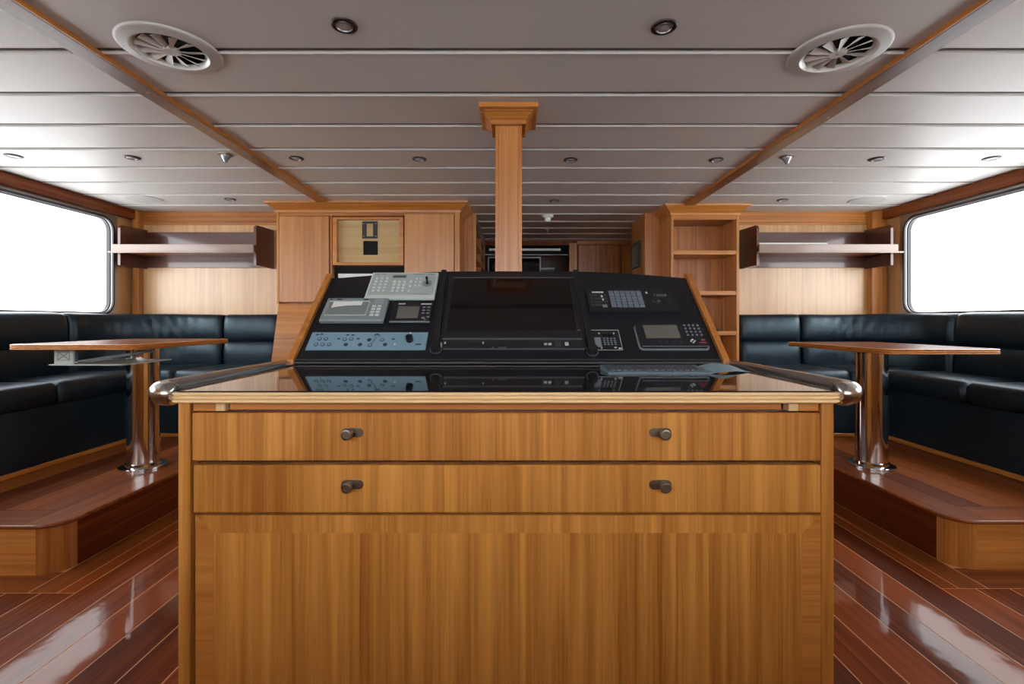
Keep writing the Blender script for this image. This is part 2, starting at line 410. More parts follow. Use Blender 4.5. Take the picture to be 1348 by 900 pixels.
cornice(lc, xl, xr, Yc, 4.42, W('cherry', 'X'), zt)
zb_l = Z(400, Yc)
B('stile', xl, X(367, Yc), Yc, Yc+.06, zb_l, zt-.05, W('honey', 'Z'), lc)
B('stile', X(598.5, Yc), xr, Yc, Yc+.06, .5, zt-.05, W('honey', 'Z'), lc)
B('top_rail', X(367, Yc), X(598.5, Yc), Yc+.006, Yc+.06, Z(284, Yc), zt-.05, W('cherry', 'X'), lc)
d1 = B('door', X(367.5, Yc), X(433, Yc), Yc-.002, Yc+.058, Z(397.5, Yc), Z(284.5, Yc), W('veneer', 'Z'), lc)
B('stile', X(434, Yc), X(437, Yc), Yc+.006, Yc+.06, Z(470, Yc), Z(284, Yc), W('cherry', 'Z'), lc)
d2 = B('door', X(532.5, Yc), X(597.5, Yc), Yc-.002, Yc+.058, .6, Z(282, Yc), W('veneer', 'Z'), lc)
# recessed frame
fr = MB(); a, b, c, d = X(438, Yc), X(531, Yc), Z(349, Yc), Z(285.5, Yc); t_ = .035
fr.box(a, b, Yc-.004, Yc+.055, d-t_*.6, d, .002); fr.box(a, b, Yc-.004, Yc+.055, c, c+t_*.7, .002)
fr.box(a, a+t_, Yc-.004, Yc+.055, c+t_*.7, d-t_*.6, .002); fr.box(b-t_, b, Yc-.004, Yc+.055, c+t_*.7, d-t_*.6, .002)
obj('recess_frame', fr, W('honey', 'X'), lc)
# plywood back with a square hole
Yp = Yc+.035
a2, b2, c2, d2_ = a+t_, b-t_, c+t_*.7, d-t_*.6
h0, h1, k0, k1 = X(478, Yp), X(497.5, Yp), Z(335.5, Yp), Z(317, Yp)
m = MB(); m.box(a2, h0, Yp, Yp+.01, c2, d2_); m.box(h1, b2, Yp, Yp+.01, c2, d2_); m.box(h0, h1, Yp, Yp+.01, c2, k0); m.box(h0, h1, Yp, Yp+.01, k1, d2_)
pw = obj('plywood_panel', m, W('plywood', 'X'), lc, smooth=0)
B('cutout', h0-.005, h1+.005, Yp+.011, Yp+.02, k0-.005, k1+.005, M['void'], lc, bev=0)
m = MB(); e0, e1, g0, g1 = X(477, Yp), X(497, Yp), Z(314, Yp), Z(291.5, Yp); tt = .026
m.box(e0, e1, Yp-.008, Yp, g1-.018, g1, .001); m.box(e0, e1, Yp-.008, Yp, g0, g0+.018, .001); m.box(e0, e0+.036, Yp-.008, Yp, g0+.018, g1-.018, .001); m.box(e1-.036, e1, Yp-.008, Yp, g0+.018, g1-.018, .001)
obj('socket_bracket', m, M['blackp'], lc)
m = MB()
for qx in (e0+.012, e1-.012):
    for qz in (g0+.02, g1-.02): m.cyl((qx, Yp-.011, qz), .004, (0, 1, 0), .004, 8)
obj('bracket_screws', m, M['brushed'], lc, kind='stuff')
# niche below the recess
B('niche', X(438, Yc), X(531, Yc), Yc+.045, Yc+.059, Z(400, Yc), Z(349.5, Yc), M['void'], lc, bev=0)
# sloping lower front
m = MB().extr([(4.08, zb_l), (Yc-.005, zb_l), (3.89, EYE-.34), (3.89, .25), (4.08, .25)], 'X', xl+.02, X(437, Yc))
obj('sloped_base', m, W('cherry', 'X'), lc)
B('base_plinth', -1.955, xr, 3.86, 4.06, .0, EYE-.345, W('cherry', 'X'), lc)
B('side_return', -.443, X(622.5, 4.42), 4.42, 4.46, 0, zt, W('cherry', 'Z'), lc)

# ================================================================== RIGHT BOOKCASE
Yk = 4.12
bk = thing('bookcase', 'tall open wooden bookcase right of the passage with bare shelves', 'bookcase', (1.66, 4.25, 0))
xl, xr = X(883.5, Yk), X(973, Yk)
B('side_panel', xl, xl+.022, Yk, 4.44, 0, zt, W('honey', 'Z'), bk)
B('side_panel', xr-.022, xr, Yk, 4.44, 0, zt, W('honey', 'Z'), bk)
B('back_panel', xl+.022, xr-.022, 4.42, 4.44, 0, zt, W('cherry', 'Z'), bk)
B('header', xl+.022, xr-.022, Yk+.004, Yk+.03, Z(289, Yk), zt-.02, W('honey', 'X'), bk)
B('top_panel', xl+.022, xr-.022, Yk+.03, 4.42, Z(289, Yk), Z(286, Yk), W('cherry', 'X'), bk)
B('return_panel', 1.225, xl, 4.41, 4.44, 0, zt, W('honey', 'Z'), bk)
cornice(bk, xl, xr, Yk, 4.41, W('cherry', 'X'), zt)
for y in (332, 385.5, 438.5, 492, 545): B('shelf', xl+.022, xr-.022, Yk+.006, 4.42, Z(y, Yk)-.018, Z(y, Yk)+.018, W('honey', 'X'), bk)
kz = Z(438.5, Yk)+.0185
kk = thing('key_bunch', 'small dark bunch of keys on the lower bookcase shelf', 'keys', (1.76, 4.2, kz))
m = MB()
for i in range(5): m.box(1.70+i*.022, 1.716+i*.022, 4.17+.01*(i % 2), 4.22, kz+.001*i, kz+.004+.003*i, .001)
obj('blade', m, M['blackp'], kk); obj('ring', MB().tube([(1.83+.014*math.cos(t*PI/6), 4.19+.014*math.sin(t*PI/6), kz+.004) for t in range(13)], .0018, 6), M['chrome'], kk)

# ================================================================== WALL SHELVES
def wall_shelf(s, label):
    if s < 0: xa, xb = -3.345, -2.17
    else: xa, xb = 2.075, 3.235
    zt_, zb_ = EYE+.820, EYE+.478
    t = thing('wall_shelf', label, 'shelf', ((xa+xb)/2, YB, zb_))
    for xe, q in ((xa, 1), (xb, -1)):
        pts = [(4.06, zb_), (YB-.006, zb_), (YB-.006, zt_+.01), (4.085, zt_), (4.06, zt_-.025)]
        obj('end_panel', MB().extr(pts, 'X', xe, xe+q*.022), W('darkwood', 'Y'), t)
    B('back_board', xa+.022, xb-.022, YB-.026, YB-.006, zb_+.01, zt_-.01, W('darkwood', 'X'), t)
    zs = EYE+.60
    ex = .05
    x0, x1 = (xa-ex*.8, xb-.0225) if s < 0 else (xa+.0225, xb+ex)
    B('shelf_board', xa+.022, xb-.022, 4.03, YB-.026, zs-.012, zs+.010, W('redwood', 'X'), t)
    B('front_fiddle', xa-.01 if s < 0 else xa, xb if s < 0 else xb+.005, 4.012, 4.03, zs-.012, zs+.048, M['fid'], t)
    B('front_lip', xa-.04 if s < 0 else xa-.01, xb+.005 if s < 0 else xb+.045, 4.004, 4.035, zs-.024, zs-.012, M['fid'], t)
    return zs
zs = wall_shelf(-1, 'dark varnished wall shelf above the left sofa'); wall_shelf(1, 'dark varnished wall shelf above the right sofa')
rp = MB().box(2.105, X(1096, 4.05), 4.10, 4.2, zs+.0105, zs+.075, .006, 2)
tag(obj('paper_box', rp, M['paper']), 'long flat white box lying on the right wall shelf', 'box')

# ================================================================== SOFAS
def arc(cx, cy, r, a0, a1, n): return [(cx+r*math.cos(a0+(a1-a0)*i/n), cy+r*math.sin(a0+(a1-a0)*i/n)) for i in range(n+1)]
def resample(pts, step):
    out = [Vector(pts[0])]
    for a, b in zip(pts, pts[1:]):
        a, b = Vector(a), Vector(b); n = max(1, int((b-a).length/step))
        for i in range(1, n+1): out.append(a+(b-a)*i/n)
    return out
BP = [(0, -.44), (.06, -.44), (.115, -.43), (.130, -.40), (.137, -.36), (.140, -.30), (.136, -.25), (.128, -.215), (.117, -.188), (.102, -.178), (.104, -.172), (.120, -.160), (.128, -.135), (.130, -.08), (.126, -.02), (.118, .02), (.105, .045), (.08, .06), (.04, .064), (0, .06)]
def backrest(pts, sgn, par, wr=0, crease=1.0, seed=0, wc=.5):
    pts = resample(pts, .018); n = len(pts); rings = []; rnd = random.Random(seed)
    ph = [rnd.uniform(0, 6.28) for _ in range(6)]
    L = sum((b-a).length for a, b in zip(pts, pts[1:])); s = 0
    for i, p in enumerate(pts):
        if i: s += (pts[i]-pts[i-1]).length
        t = (pts[min(i+1, n-1)]-pts[max(i-1, 0)]).normalized(); nn = Vector((t.y, -t.x))*sgn
        e = min(s, L-s); pin = 1-.30*math.exp(-e/.016)
        ring = []
        for k, (q, z) in enumerate(BP):
            qq = q
            if crease < 1 and .10 <= q < .118 and -.2 < z < -.165: qq = q+(.128-q)*(1-crease)
            d = qq*pin
            if wr and q > .1:
                cen = math.exp(-((s/L-wc)/.24)**2)
                d += wr*cen*(.5*math.sin(95*s+8*math.sin(z*9+ph[0])+ph[1])+.5*math.sin(57*s-30*z+ph[2])+.4*math.sin(150*s+22*z+ph[3]))*(.35+.65*math.sin(max(0, min(1, (.06-z)/.25))*PI))
            d += .003*math.sin(9*s+ph[4])*(q > .1)
            zz = EYE+z-.006*math.exp(-e/.02)*(z > 0)+.0025*math.sin(7*s+ph[5])*(z > 0)
            ring.append((p.x+nn.x*d, p.y+nn.y*d, zz))
        rings.append(ring)
    return obj('backrest', MB().loops(rings), M['leather'], par, smooth=50)
def cushion(x0, x1, y0, y1, z0, z1, par, name='seat_cushion', r=.035):
    mb = MB(); h = z1-z0
    prof = [(-.012, 0), (0, .012), (.004, h*.5), (0, h-.03), (-.010, h-.012), (-.028, h-.002), (-.10, h+.006)]
    rings = []
    for o, z in prof: rings.append([(x, y, z0+z) for x, y in rrect(x0, x1, y0, y1, r, 5, 0)] if False else [(x, y, z0+z) for x, y in rrect(x0-o*0, x1, y0, y1, r, 5)])
    rings = []
    for o, z in prof:
        rr = max(.004, r+o) if r+o > 0 else .004
        rings.append([(x, y, z0+z) for x, y in rrect(x0-o, x1+o, y0-o, y1+o, rr, 5)])
    return obj(name, mb.loops(rings), M['leather'], par, smooth=50)
def sofa(s, label):
    t = thing('sofa', label, 'sofa', (s*3.0, 3.6, .225))
    xe = s*2.03 if s < 0 else s*1.975
    sg = -s
    f = lambda p: [(s*a, b) for a, b in p]
    # the path is the back line (0.13 m behind the front face)
    bx, by = 3.36, 4.27
    jb = 2.52; js = 3.52; R = .62
    backrest([(xe, by), (s*jb, by)], -1 if s > 0 else 1, t, 0, 1, 1) if False else None
    A = [(abs(xe), by), (jb-.004, by)]
    Bc = [(jb+.004, by)]+[(bx-R+R*math.sin(a*PI/2/12), by-R+R*math.cos(a*PI/2/12)) for a in range(0, 13)]+[(bx, js+.004)]
    C1 = [(bx, js-.004), (bx, 2.72)]; C2 = [(bx, 2.712), (bx, 2.08)]
    sgn = 1 if s > 0 else -1
    for pts, wr, sd, wc in ((A, .0025, 1, .5), (Bc, .011, 2, .42), (C1, .001, 3, .5), (C2, .001, 4, .5)):
        backrest(f(pts), sgn, t, wr, 1, sd+(10 if s > 0 else 0), wc)
    zs0, zs1 = EYE-.51, EYE-.37
    fx = 2.8; fy = 3.63
    def c(x0, x1, y0, y1, z0, z1, nm='seat_cushion'):
        a, b = sorted((s*x0, s*x1)); cushion(a, b, y0, y1, z0, z1, t, nm)
    c(abs(xe), 2.575, fy, by-.09, zs0, zs1); c(2.582, bx-.09, fy, by-.09, zs0, zs1)
    c(fx, bx-.09, 2.965, fy-.004, zs0, zs1); c(fx, bx-.09, 2.09, 2.958, zs0, zs1)
    def bb(nm, x0, x1, y0, y1, z0, z1, mat, bev=.004):
        a, b = sorted((s*x0, s*x1)); B(nm, a, b, y0, y1, z0, z1, mat, t, bev)
    bb('base_front', fx+.012, bx, 2.1, fy+.01, .226, zs0, M['leather']); bb('base_front', abs(xe)+.01, bx, fy+.012, by, .226, zs0, M['leather'])
    bb('toe_board', fx-.014, fx+.01, 2.1, fy-.002, .226, .252, W('cherry', 'Y')); bb('toe_board', abs(xe), fx+.01, fy-.002, fy+.01, .226, .252, W('cherry', 'X'))
    return t
sofa(-1, 'navy leather corner sofa on the left platform'); sofa(1, 'navy leather corner sofa on the right platform')

# ================================================================== PLATFORMS
def platform(s, label):
    yf = 2.07 if s < 0 else 2.12; xs_ = 1.965; r = .095; PT = .225
    t = thing('platform', label, 'platform', (s*2.7, 3.2, 0))
    xw = abs(XL if s < 0 else XR)-.012; YB = globals()['YB']-.02
    core = [(xs_+.012, YB), (xs_+.012, yf+r)]+[(xs_+r-(r-.012)*math.cos(a*PI/16), yf+r-(r-.012)*math.sin(a*PI/16)) for a in range(0, 9)]+[(xw, yf+.012), (xw, YB)]
    f = lambda p: [(s*a, b) for a, b in p]
    obj('deck_core', MB().prism(f(core), 0, PT-.02), W('darkwood', 'Y'), t, smooth=0)
    def seg(nm, pin, mat):     # vertical facing along a path, 12 mm thick
        n = len(pin); ring0 = []; 
        mb = MB(); o = []; i_ = []
        for k, p in enumerate(pin): o.append(Vector(p))
        for k in range(n):
            d = (o[min(k+1, n-1)]-o[max(k-1, 0)]).normalized(); i_.append(o[k]+Vector((-d.y, d.x))*.0115)
        loop = f([tuple(v) for v in o]+[tuple(v) for v in i_[::-1]])
        return obj(nm, mb.prism(loop, .001, PT-.018), mat, t)
    ca = [(xs_+r-r*math.cos(a*PI/16), yf+r-r*math.sin(a*PI/16)) for a in range(0, 9)]
    seg('side_riser', [(xs_, 4.0), (xs_, yf+r)], W('mahogany', 'Y'))
    seg('corner_riser', ca, W('cherry', 'Z')); seg('front_riser', [(xs_+r, yf), (xw, yf)], W('honey', 'X'))
    # top: border with rounded corner nosing
    xj = 2.11; yj = yf+.147
    def top(nm, pts, mat):
        mb = MB(); P_ = f(pts)
        bmv = mb.prism(P_, PT-.018, PT-.0005)
        return obj(nm, mb, mat, t)
    ro = r+.012
    cc = [(xs_+r-ro*math.cos(a*PI/16), yf+r-ro*math.sin(a*PI/16)) for a in range(0, 9)]
    top('side_border', [(xj-.0015, 4.0), (xs_-.012, 4.0)]+cc[:9]+[(xj-.0015, yf-.012)] if False else [(xj-.0015, 4.0), (xs_-.012, 4.0)]+cc+[(xj-.0015, yf-.012)], W('redwood', 'Y'))
    top('front_border', [(xj+.0015, yj-.0015), (xj+.0015, yf-.012), (xw, yf-.012), (xw, yj-.0015)], W('redwood', 'X'))
    a, b = sorted((s*(xj-.001), s*xw)); B('caulk_bed', a, b, yf+.02, 4.3, PT-.0195, PT-.002, M['caulk'], t, bev=0, smooth=0)
    x = xj
    while x < 3.35:
        a, b = sorted((s*(x+.0015), s*(min(x+.125, xw)-.0015))); B('plank', a, b, yj+.0015, 4.3, PT-.0019, PT-.0003, W('plat', 'Y'), t, bev=0, smooth=0); x += .125
    # rounded nosing strip
    path = [(xs_-.012, 4.0), (xs_-.012, yf+r)]+cc[1:]+[(xw, yf-.012)]
    mb = MB(); mb.tube([(s*a, b, PT-.0095) for a, b in path], .0092, 8); obj('nosing', mb, W('redwood', 'Y' if 0 else 'X'), t)
platform(-1, 'raised wooden platform under the left table and sofa'); platform(1, 'raised wooden platform under the right table and sofa')

# ================================================================== TABLES
def edge_slab(mb, x0, x1, y0, y1, r, zt_, th, ribs=3, rib=.004):
    prof = [(-rib*1.5, 0)]
    for k in range(ribs):
        for i in range(7):
            a = PI*i/6; prof.append((-rib*1.2+rib*math.sin(a)*1.8, -th*(k+(1-math.cos(a))/2)/ribs))
    prof.append((-.004, -th))
    rings = [[(x, y, zt_+z) for x, y in rrect(x0-o, x1+o, y0-o, y1+o, max(.002, r+o), 7)] for o, z in prof]
    return mb.loops(rings)
def table(s, zt_, x0, x1, y0, y1, label):
    a, b = sorted((s*x0, s*x1)); xc, yc = (-2.225, 2.89) if s < 0 else (2.185, 2.91)
    t = thing('table', label, 'table', (xc, yc, .225))
    obj('tabletop', edge_slab(MB(), a, b, y0, y1, .05, zt_-.0005, .029, 3), W('honey', 'Y'), t, smooth=40)
    obj('table_inlay', MB().prism(rrect(a+.035, b-.035, y0+.035, y1-.035, .03), zt_-.001, zt_+.0008), W('redwood', 'Y'), t, smooth=0)
    obj('pedestal', MB().cyl((xc, yc, .245), .083, (0, 0, 1), zt_-.031-.245, 40), M['steel'], t)
    obj('base_flange', MB().lathe([(.001, .2255), (.122, .2255), (.122, .236), (.112, .2385), (.092, .240), (.090, .256), (.083, .258)], xc, yc, 40), M['steel'], t)
    obj('top_flange', MB().lathe([(.083, zt_-.045), (.12, zt_-.040), (.12, zt_-.030), (.001, zt_-.030)], xc, yc, 32), M['steel'], t)
    return t
tl = table(-1, EYE-.117, 1.925, 2.60, 2.45, 3.28, 'wooden table on a chrome pedestal at the left sofa, leaf bracket below')
table(1, EYE-.145, 1.966, 2.60, 2.52, 3.44, 'wooden table on a chrome pedestal at the right sofa, nothing below the top')
# folding bracket under the left table
zt_ = EYE-.147; Yb = 2.56
q0, q1 = X(71, Yb), X(96.5, Yb); z1 = zt_-.0005; z0 = Z(479, Yb)
br = B('leaf_bracket', q0, q1, Yb, Yb+.012, z0, z1, M['lgrey'], tl)
m = MB()
for a, b in (((q0+.02, z1-.015), (q1-.02, z0+.02)), ((q1-.02, z1-.015), (q0+.02, z0+.02))): m.tube([(a[0], Yb-.001, a[1]), (b[0], Yb-.001, b[1])], .0016, 6)
m.tube([(q0+.02, Yb-.001, z1-.015), (q1-.02, Yb-.001, z1-.015), (q1-.02, Yb-.001, z0+.02), (q0+.02, Yb-.001, z0+.02), (q0+.02, Yb-.001, z1-.015)], .0012, 6)
obj('bracket_rib', m, M['grey'], br)
B('slide_tray', X(68, Yb), X(163.5, Yb), Yb-.02, Yb+.36, z0-.007, z0, M['lgrey'], tl)
m = MB(); m.tube([(q1, Yb+.03, z0+.01), (q1+.15, Yb+.1, z0+.035), (q1+.27, Yb+.22, z0+.06)], .008, 8); obj('slide_arm', m, M['grey'], tl)

# ================================================================== HELM CONSOLE
hc = thing('helm_console', 'wooden helm console with drawers, smoked glass top and sloping black instrument panel', 'console', (-.014, 1.6, 0))
YC = 1.12; x0, x1 = -.782, .754; y1c = 2.2
ZT = EYE-.16
def z(p): return Z(p, YC)
zu = EYE-.188
B('side_panel', x0, x0+.028, YC, y1c, 0, zu, W('teak', 'Z'), hc); B('side_panel', x1-.030, x1, YC, y1c, 0, zu, W('teak', 'Z'), hc)
B('back_panel', x0+.028, x1-.03, y1c-.02, y1c, 0, zu, W('teak', 'Z'), hc)
B('carcass', x0+.028, x1-.03, YC+.03, y1c-.02, .02, zu-.004, W('darkwood', 'X'), hc, bev=0)
B('end_block', X(252, YC), X(281.5, YC), YC+.006, YC+.03, z(541.5), zu, W('honey', 'X'), hc, bev=.001)
B('end_block', X(282, YC), X(294.5, YC), YC+.005, YC+.03, z(541.5), zu, W('pale', 'X'), hc, bev=.001)
B('end_block', X(1040, YC), X(1053, YC), YC+.005, YC+.03, z(541.5), zu, W('pale', 'X'), hc, bev=.001)
B('end_block', X(1053.4, YC), X(1080, YC), YC+.006, YC+.03, z(541.5), zu, W('honey', 'X'), hc, bev=.001)
B('pull_out_board', X(297, YC), X(1034, YC), YC+.016, YC+.03, z(541), zu-.003, W('honey', 'X'), hc, bev=.002)
def lock(par, px, py):
    c = P(px, py, YC)-Vector((0, .0005, 0))
    pts = [(c.x+.007+a*.015+.011*math.cos(t), c.z+.011*math.sin(t)) for a, ts in ((1, range(-6, 7)), (-1, range(6, 19))) for t in [k*PI/12 for k in ts]] if px < 600 else [(c.x-.007+a*.015+.011*math.cos(t), c.z+.011*math.sin(t)) for a, ts in ((1, range(-6, 7)), (-1, range(6, 19))) for t in [k*PI/12 for k in ts]]
    e = obj('escutcheon', MB().extr(pts, 'Y', YC-.002, YC+.0005), M['bronze'], par)
    mb = MB(); n = 20
    rings = [[(c.x+r*math.cos(2*PI*i/n), YC-.002-d, c.z-.001+r*math.sin(2*PI*i/n)) for i in range(n)] for r, d in ((.009, 0), (.0085, .008), (.0125, .012), (.0135, .018), (.012, .021), (.009, .0215), (.0085, .019), (.0002, .019))]
    mb.loops(rings, cap=False); k = obj('knob', mb, M['bronze'], par)
    return k
dw = [(252.5, 1080.5, 606.5, 543.5), (254, 1081, 675, 612)]
for a, b, c, d in dw:
    dd = B('drawer', X(a, YC), X(b, YC), YC, YC+.028, z(c), z(d), W('teak', 'Z'), hc, bev=.0022)
    for px in ((460, 873)): lock(dd, px, (c+d)/2-6)
# lower front: veneered panel with cross-banded borders
zl0, zl1 = .06, z(678); e0, e1 = X(257, YC), X(1080.5, YC); bw = .043; rw = z(678)-z(701.5)
B('panel_band', e0, e1, YC+.012, YC+.029, zl0, zl1, W('teak', 'Z'), hc, bev=0)
obj('top_band', MB().extr([(e0, zl1), (e1, zl1), (e1-bw, zl1-rw), (e0+bw, zl1-rw)], 'Y', YC+.0006, YC+.012), W('teak', 'Z'), hc, smooth=0)
obj('side_band', MB().extr([(e0, zl1), (e0+bw, zl1-rw), (e0+bw, zl0), (e0, zl0)], 'Y', YC+.0006, YC+.012), W('honey', 'X'), hc, smooth=0)
obj('side_band', MB().extr([(e1, zl1), (e1-bw, zl1-rw), (e1-bw, zl0), (e1, zl0)], 'Y', YC+.0006, YC+.012), W('honey', 'X'), hc, smooth=0)
cuts = [e0+bw, X(452, YC), X(473, YC), X(662, YC), X(684, YC), X(872, YC), X(893, YC), e1-bw]
for a, b in zip(cuts, cuts[1:]): B('veneer_leaf', a+.0002, b-.0002, YC+.001, YC+.012, zl0, zl1-rw, W('teak', 'Z'), hc, bev=0, smooth=0)
B('plinth', x0+.03, x1-.03, YC+.004, YC+.03, 0, .058, W('darkwood', 'X'), hc)
# counter with ribbed edge and glass sheet
cx0, cx1 = -.788, .760
obj('countertop', edge_slab(MB(), cx0, cx1, 1.098, 2.24, .022, ZT-.003, .0255, 3, .0048), M['edgew'], hc, smooth=40)
obj('glass_sheet', MB().prism(rrect(cx0+.006, cx1-.006, 1.102, 1.80, .02), ZT-.0028, ZT), M['glass_top'], hc, smooth=0)
# grab rails
def rail(s, xr_, xe):
    r = .045; zc = EYE-.170; ya = 1.128; yb_ = 2.18; ze = ZT-.016; R_ = .028
    arc_ = [(xr_-s*r+s*r*math.sin(a*PI/16), ya+r-r*math.cos(a*PI/16), zc) for a in range(1, 9)]
    end = [(xe-s*.001, ya, zc), (xe+s*.002, ya, zc), (xe+s*.006, ya, zc), (xe+s*.013, ya, zc)]; er = [.017, .0235, .027, .028]
    mid_ = [(xr_, y, zc) for y in (1.3, 1.6, 1.9)]
    arc2 = [(x, yb_-(y-ya), z_) for x, y, z_ in arc_[::-1]]; end2 = [(x, yb_, z_) for x, y, z_ in end[::-1]]
    obj('grab_rail', MB().tube(end+arc_+mid_+arc2+end2, er+[R_]*19+er[::-1], 24), M['rail'], hc)
rail(-1, -.846, -.790); rail(1, .816, .762)
# sloping panel: plane through A (bottom) and Bp (top)
PA = Vector((0, 1.79, EYE-.150)); PB = Vector((0, 2.16, EYE+.195))
vd = (PB-PA).normalized(); nd = Vector((0, -vd.z, vd.y)); 
FM = Matrix(((1, 0, 0, 0), (0, vd.y, nd.y, PA.y), (0, vd.z, nd.z, PA.z), (0, 0, 0, 1)))
def uv(px, py, h=0):
    d = Vector(((px-CX)/F, 1, -(py-HY)/F)); o = Vector((0, 0, EYE)); q = PA+nd*h
    t = (q-o).dot(nd)/d.dot(nd); p = o+d*t
    return p.x, (p-PA).dot(vd)
ul, ur = uv(389, 474)[0], uv(949, 474)[0]
vt_e = uv(445, 366)[1]; vt_m = uv(674, 357)[1]
cheekL, cheekR = -.812, .787
def topv(u):
    k = min(1, max(0, (abs(u)-.22)/(.78-.22))); return vt_m-(vt_m-vt_e)*k**1.7
us = [ul+(ur-ul)*i/30 for i in range(31)]
pts = [(ul, 0), (ur, 0)]+[(u, topv(u)) for u in us[::-1]]
obj('instrument_panel', MB(FM).prism(pts, -.02, 0), M['black'], hc, smooth=20)
obj('panel_lip', MB(FM).box(ul, ur, -.012, .004, -.012, .006, .003), M['blackp'], hc)
obj('panel_lip_edge', MB(FM).box(ul+.002, ur-.002, .0035, .0055, .001, .0072), M['brushed'], hc)
# plinth strip below the panel
B('panel_kick', ul, ur, 1.80, 1.83, ZT, EYE-.148, M['blackp'], hc)
# cheeks: side boards following the slope
for xa, xb in ((ul-.024, ul-.0005), (ur+.0005, ur+.024)):
    f0 = PA+nd*.016-vd*.004; t0 = PA+vd*(vt_e+.012)+nd*.016
    pts = [(f0.y, ZT), (f0.y, f0.z+.0), (t0.y, t0.z), (t0.y+.02, t0.z+.003), (2.235, EYE+.12), (2.235, ZT)]
    obj('cheek', MB().extr(pts, 'X', xa, xb), W('honey', 'Z'), hc, smooth=0)
B('rear_cover', ul, ur, 2.205, 2.235, ZT, EYE+.14, M['blackp'], hc)
# white strip standing behind the panel, upper left
q = PB+Vector((0, .012, 0))
a, b = X(445.5, 2.19), X(516, 2.19)
B('backing_strip', a, b, 2.186, 2.194, EYE+.1, Z(360.2, 2.19), M['paper'], hc, bev=0)
# centre divider arms with clamps
def arm(pt, pb, px_off=0):
    (u0, v0), (u1, v1) = uv(*pt), uv(*pb)
    mb = MB(FM); w_ = .011
    mb.prism([(u0-w_, v0), (u1-w_, v1), (u1+w_, v1), (u0+w_, v0)], .001, .016)
    a = obj('hold_down_arm', mb, M['blackp'], hc)
    c = FM @ Vector((u1, v1, .0))
    obj('clamp_knob', MB().cyl(c, .022, nd, .03, 20, .019), M['blackp'], a)
    obj('clamp_ring', MB().cyl(c+nd*.004, .0235, nd, .004, 20), M['brushed'], a)
arm((585, 358.5), (574, 461)); arm((757, 358.5), (779.5, 464))
# small steel hinge pin near the left clamp
u_, v_ = uv(581, 458); obj('hinge_pin', MB(FM).box(u_-.006, u_+.004, v_-.014, v_+.014, 0, .02, .003), M['steel'], hc)

# ---------------- instruments (things mounted on the panel)
def rect(px0, px1, pyT, pyB, h=0):
    """panel rectangle from pixel extents measured on its bottom edge (px0,px1) and heights"""
    ua, vb = uv(px0, pyB, h); ub, _ = uv(px1, pyB, h); _, vt = uv((px0+px1)/2, pyT, h)
    return ua, ub, vb, vt
def fbox(par, name, r, h0, h1, mat, bev=.0015, **k): return obj(name, MB(FM).box(r[0], r[1], r[2], r[3], h0, h1, bev), mat, par, **k)
def inst(name, label, cat, r): return thing(name, label, cat, FM @ Vector(((r[0]+r[1])/2, (r[2]+r[3])/2, .0005)))
def sub(r, a, b, c, d): return (r[0]+(r[1]-r[0])*a, r[0]+(r[1]-r[0])*b, r[2]+(r[3]-r[2])*c, r[2]+(r[3]-r[2])*d)
def grid(r, nx, ny, fx=.7, fy=.7):
    out = []
    for i in range(nx):
        for j in range(ny):
            w_, h_ = (r[1]-r[0])/nx, (r[3]-r[2])/ny; cx_, cy_ = r[0]+w_*(i+.5), r[2]+h_*(j+.5)
            out.append((cx_-w_*fx/2, cx_+w_*fx/2, cy_-h_*fy/2, cy_+h_*fy/2))
    return out
def multi(par, name, rs, h0, h1, mat, bev=0, stuff=True):
    mb = MB(FM)
    for r in rs: mb.box(r[0], r[1], r[2], r[3], h0, h1, bev)
    return obj(name, mb, mat, par, kind='stuff' if stuff else None)
def disc(mb, c, rad, h0, h1, n=16): mb.loops([[(c[0]+rad*math.cos(2*PI*i/n), c[1]+rad*math.sin(2*PI*i/n), h) for i in range(n)] for h in (h0, h1)]); return mb
def ctr(r): return ((r[0]+r[1])/2, (r[2]+r[3])/2)

# monitor
r = rect(577, 773, 361, 460)
mo = inst('monitor', 'large dark monitor set in the middle of the black instrument panel', 'monitor', r)
fbox(mo, 'housing', r, .0005, .010, M['blackp'], .003)
sr = rect(588, 759, 366.5, 436, .01)
bz = rect(583, 766, 362.8, 446, .012); mb = MB(FM)
mb.box(bz[0], bz[1], sr[3], bz[3], .010, .016, .002); mb.box(bz[0], bz[1], bz[2], sr[2], .010, .016, .002); mb.box(bz[0], sr[0], sr[2], sr[3], .010, .016, .002); mb.box(sr[1], bz[1], sr[2], sr[3], .010, .016, .002)
obj('bezel', mb, M['blackp'], mo)
fbox(mo, 'screen', sr, .0102, .0125, M['screen'], 0)
for bb_ in ((bz[0]-.001, bz[1]+.001, bz[2]-.0015, bz[2], .0100, .0165), (sr[0], sr[1], sr[3], sr[3]+.0012, .016, .0166), (r[0]+.02, r[1]-.01, r[2]-.001, r[2]+.0012, .0005, .0108)):
    obj('edge_trim', MB(FM).box(*bb_), M['brushed'], mo)
cs = rect(580, 771, 448.5, 459, .01)
fbox(mo, 'control_strip', cs, .0102, .0125, M['blackp'], .001)
dots = [sub(cs, a, a+.012, .55, .8) for a in (.02, .285)]
multi(mo, 'screw_head', dots, .0125, .014, M['lgrey'])
multi(mo, 'indicator', [sub(cs, a, a+.022, .4, .65) for a in (.715, .745)]+[sub(cs, .86, .885, .35, .75)], .0125, .014, M['lgrey'])
multi(mo, 'switch', [sub(cs, .79, .83, .2, .85)], .0125, .016, M['keyk'], .001)
multi(mo, 'hatch_catch', [(r[0]+(r[1]-r[0])*.36, r[0]+(r[1]-r[0])*.375, r[2]-.004, r[2]+.003), (r[0]+(r[1]-r[0])*.40, r[0]+(r[1]-r[0])*.46, r[2]-.003, r[2]+.002)], .010, .0125, M['brushed'])

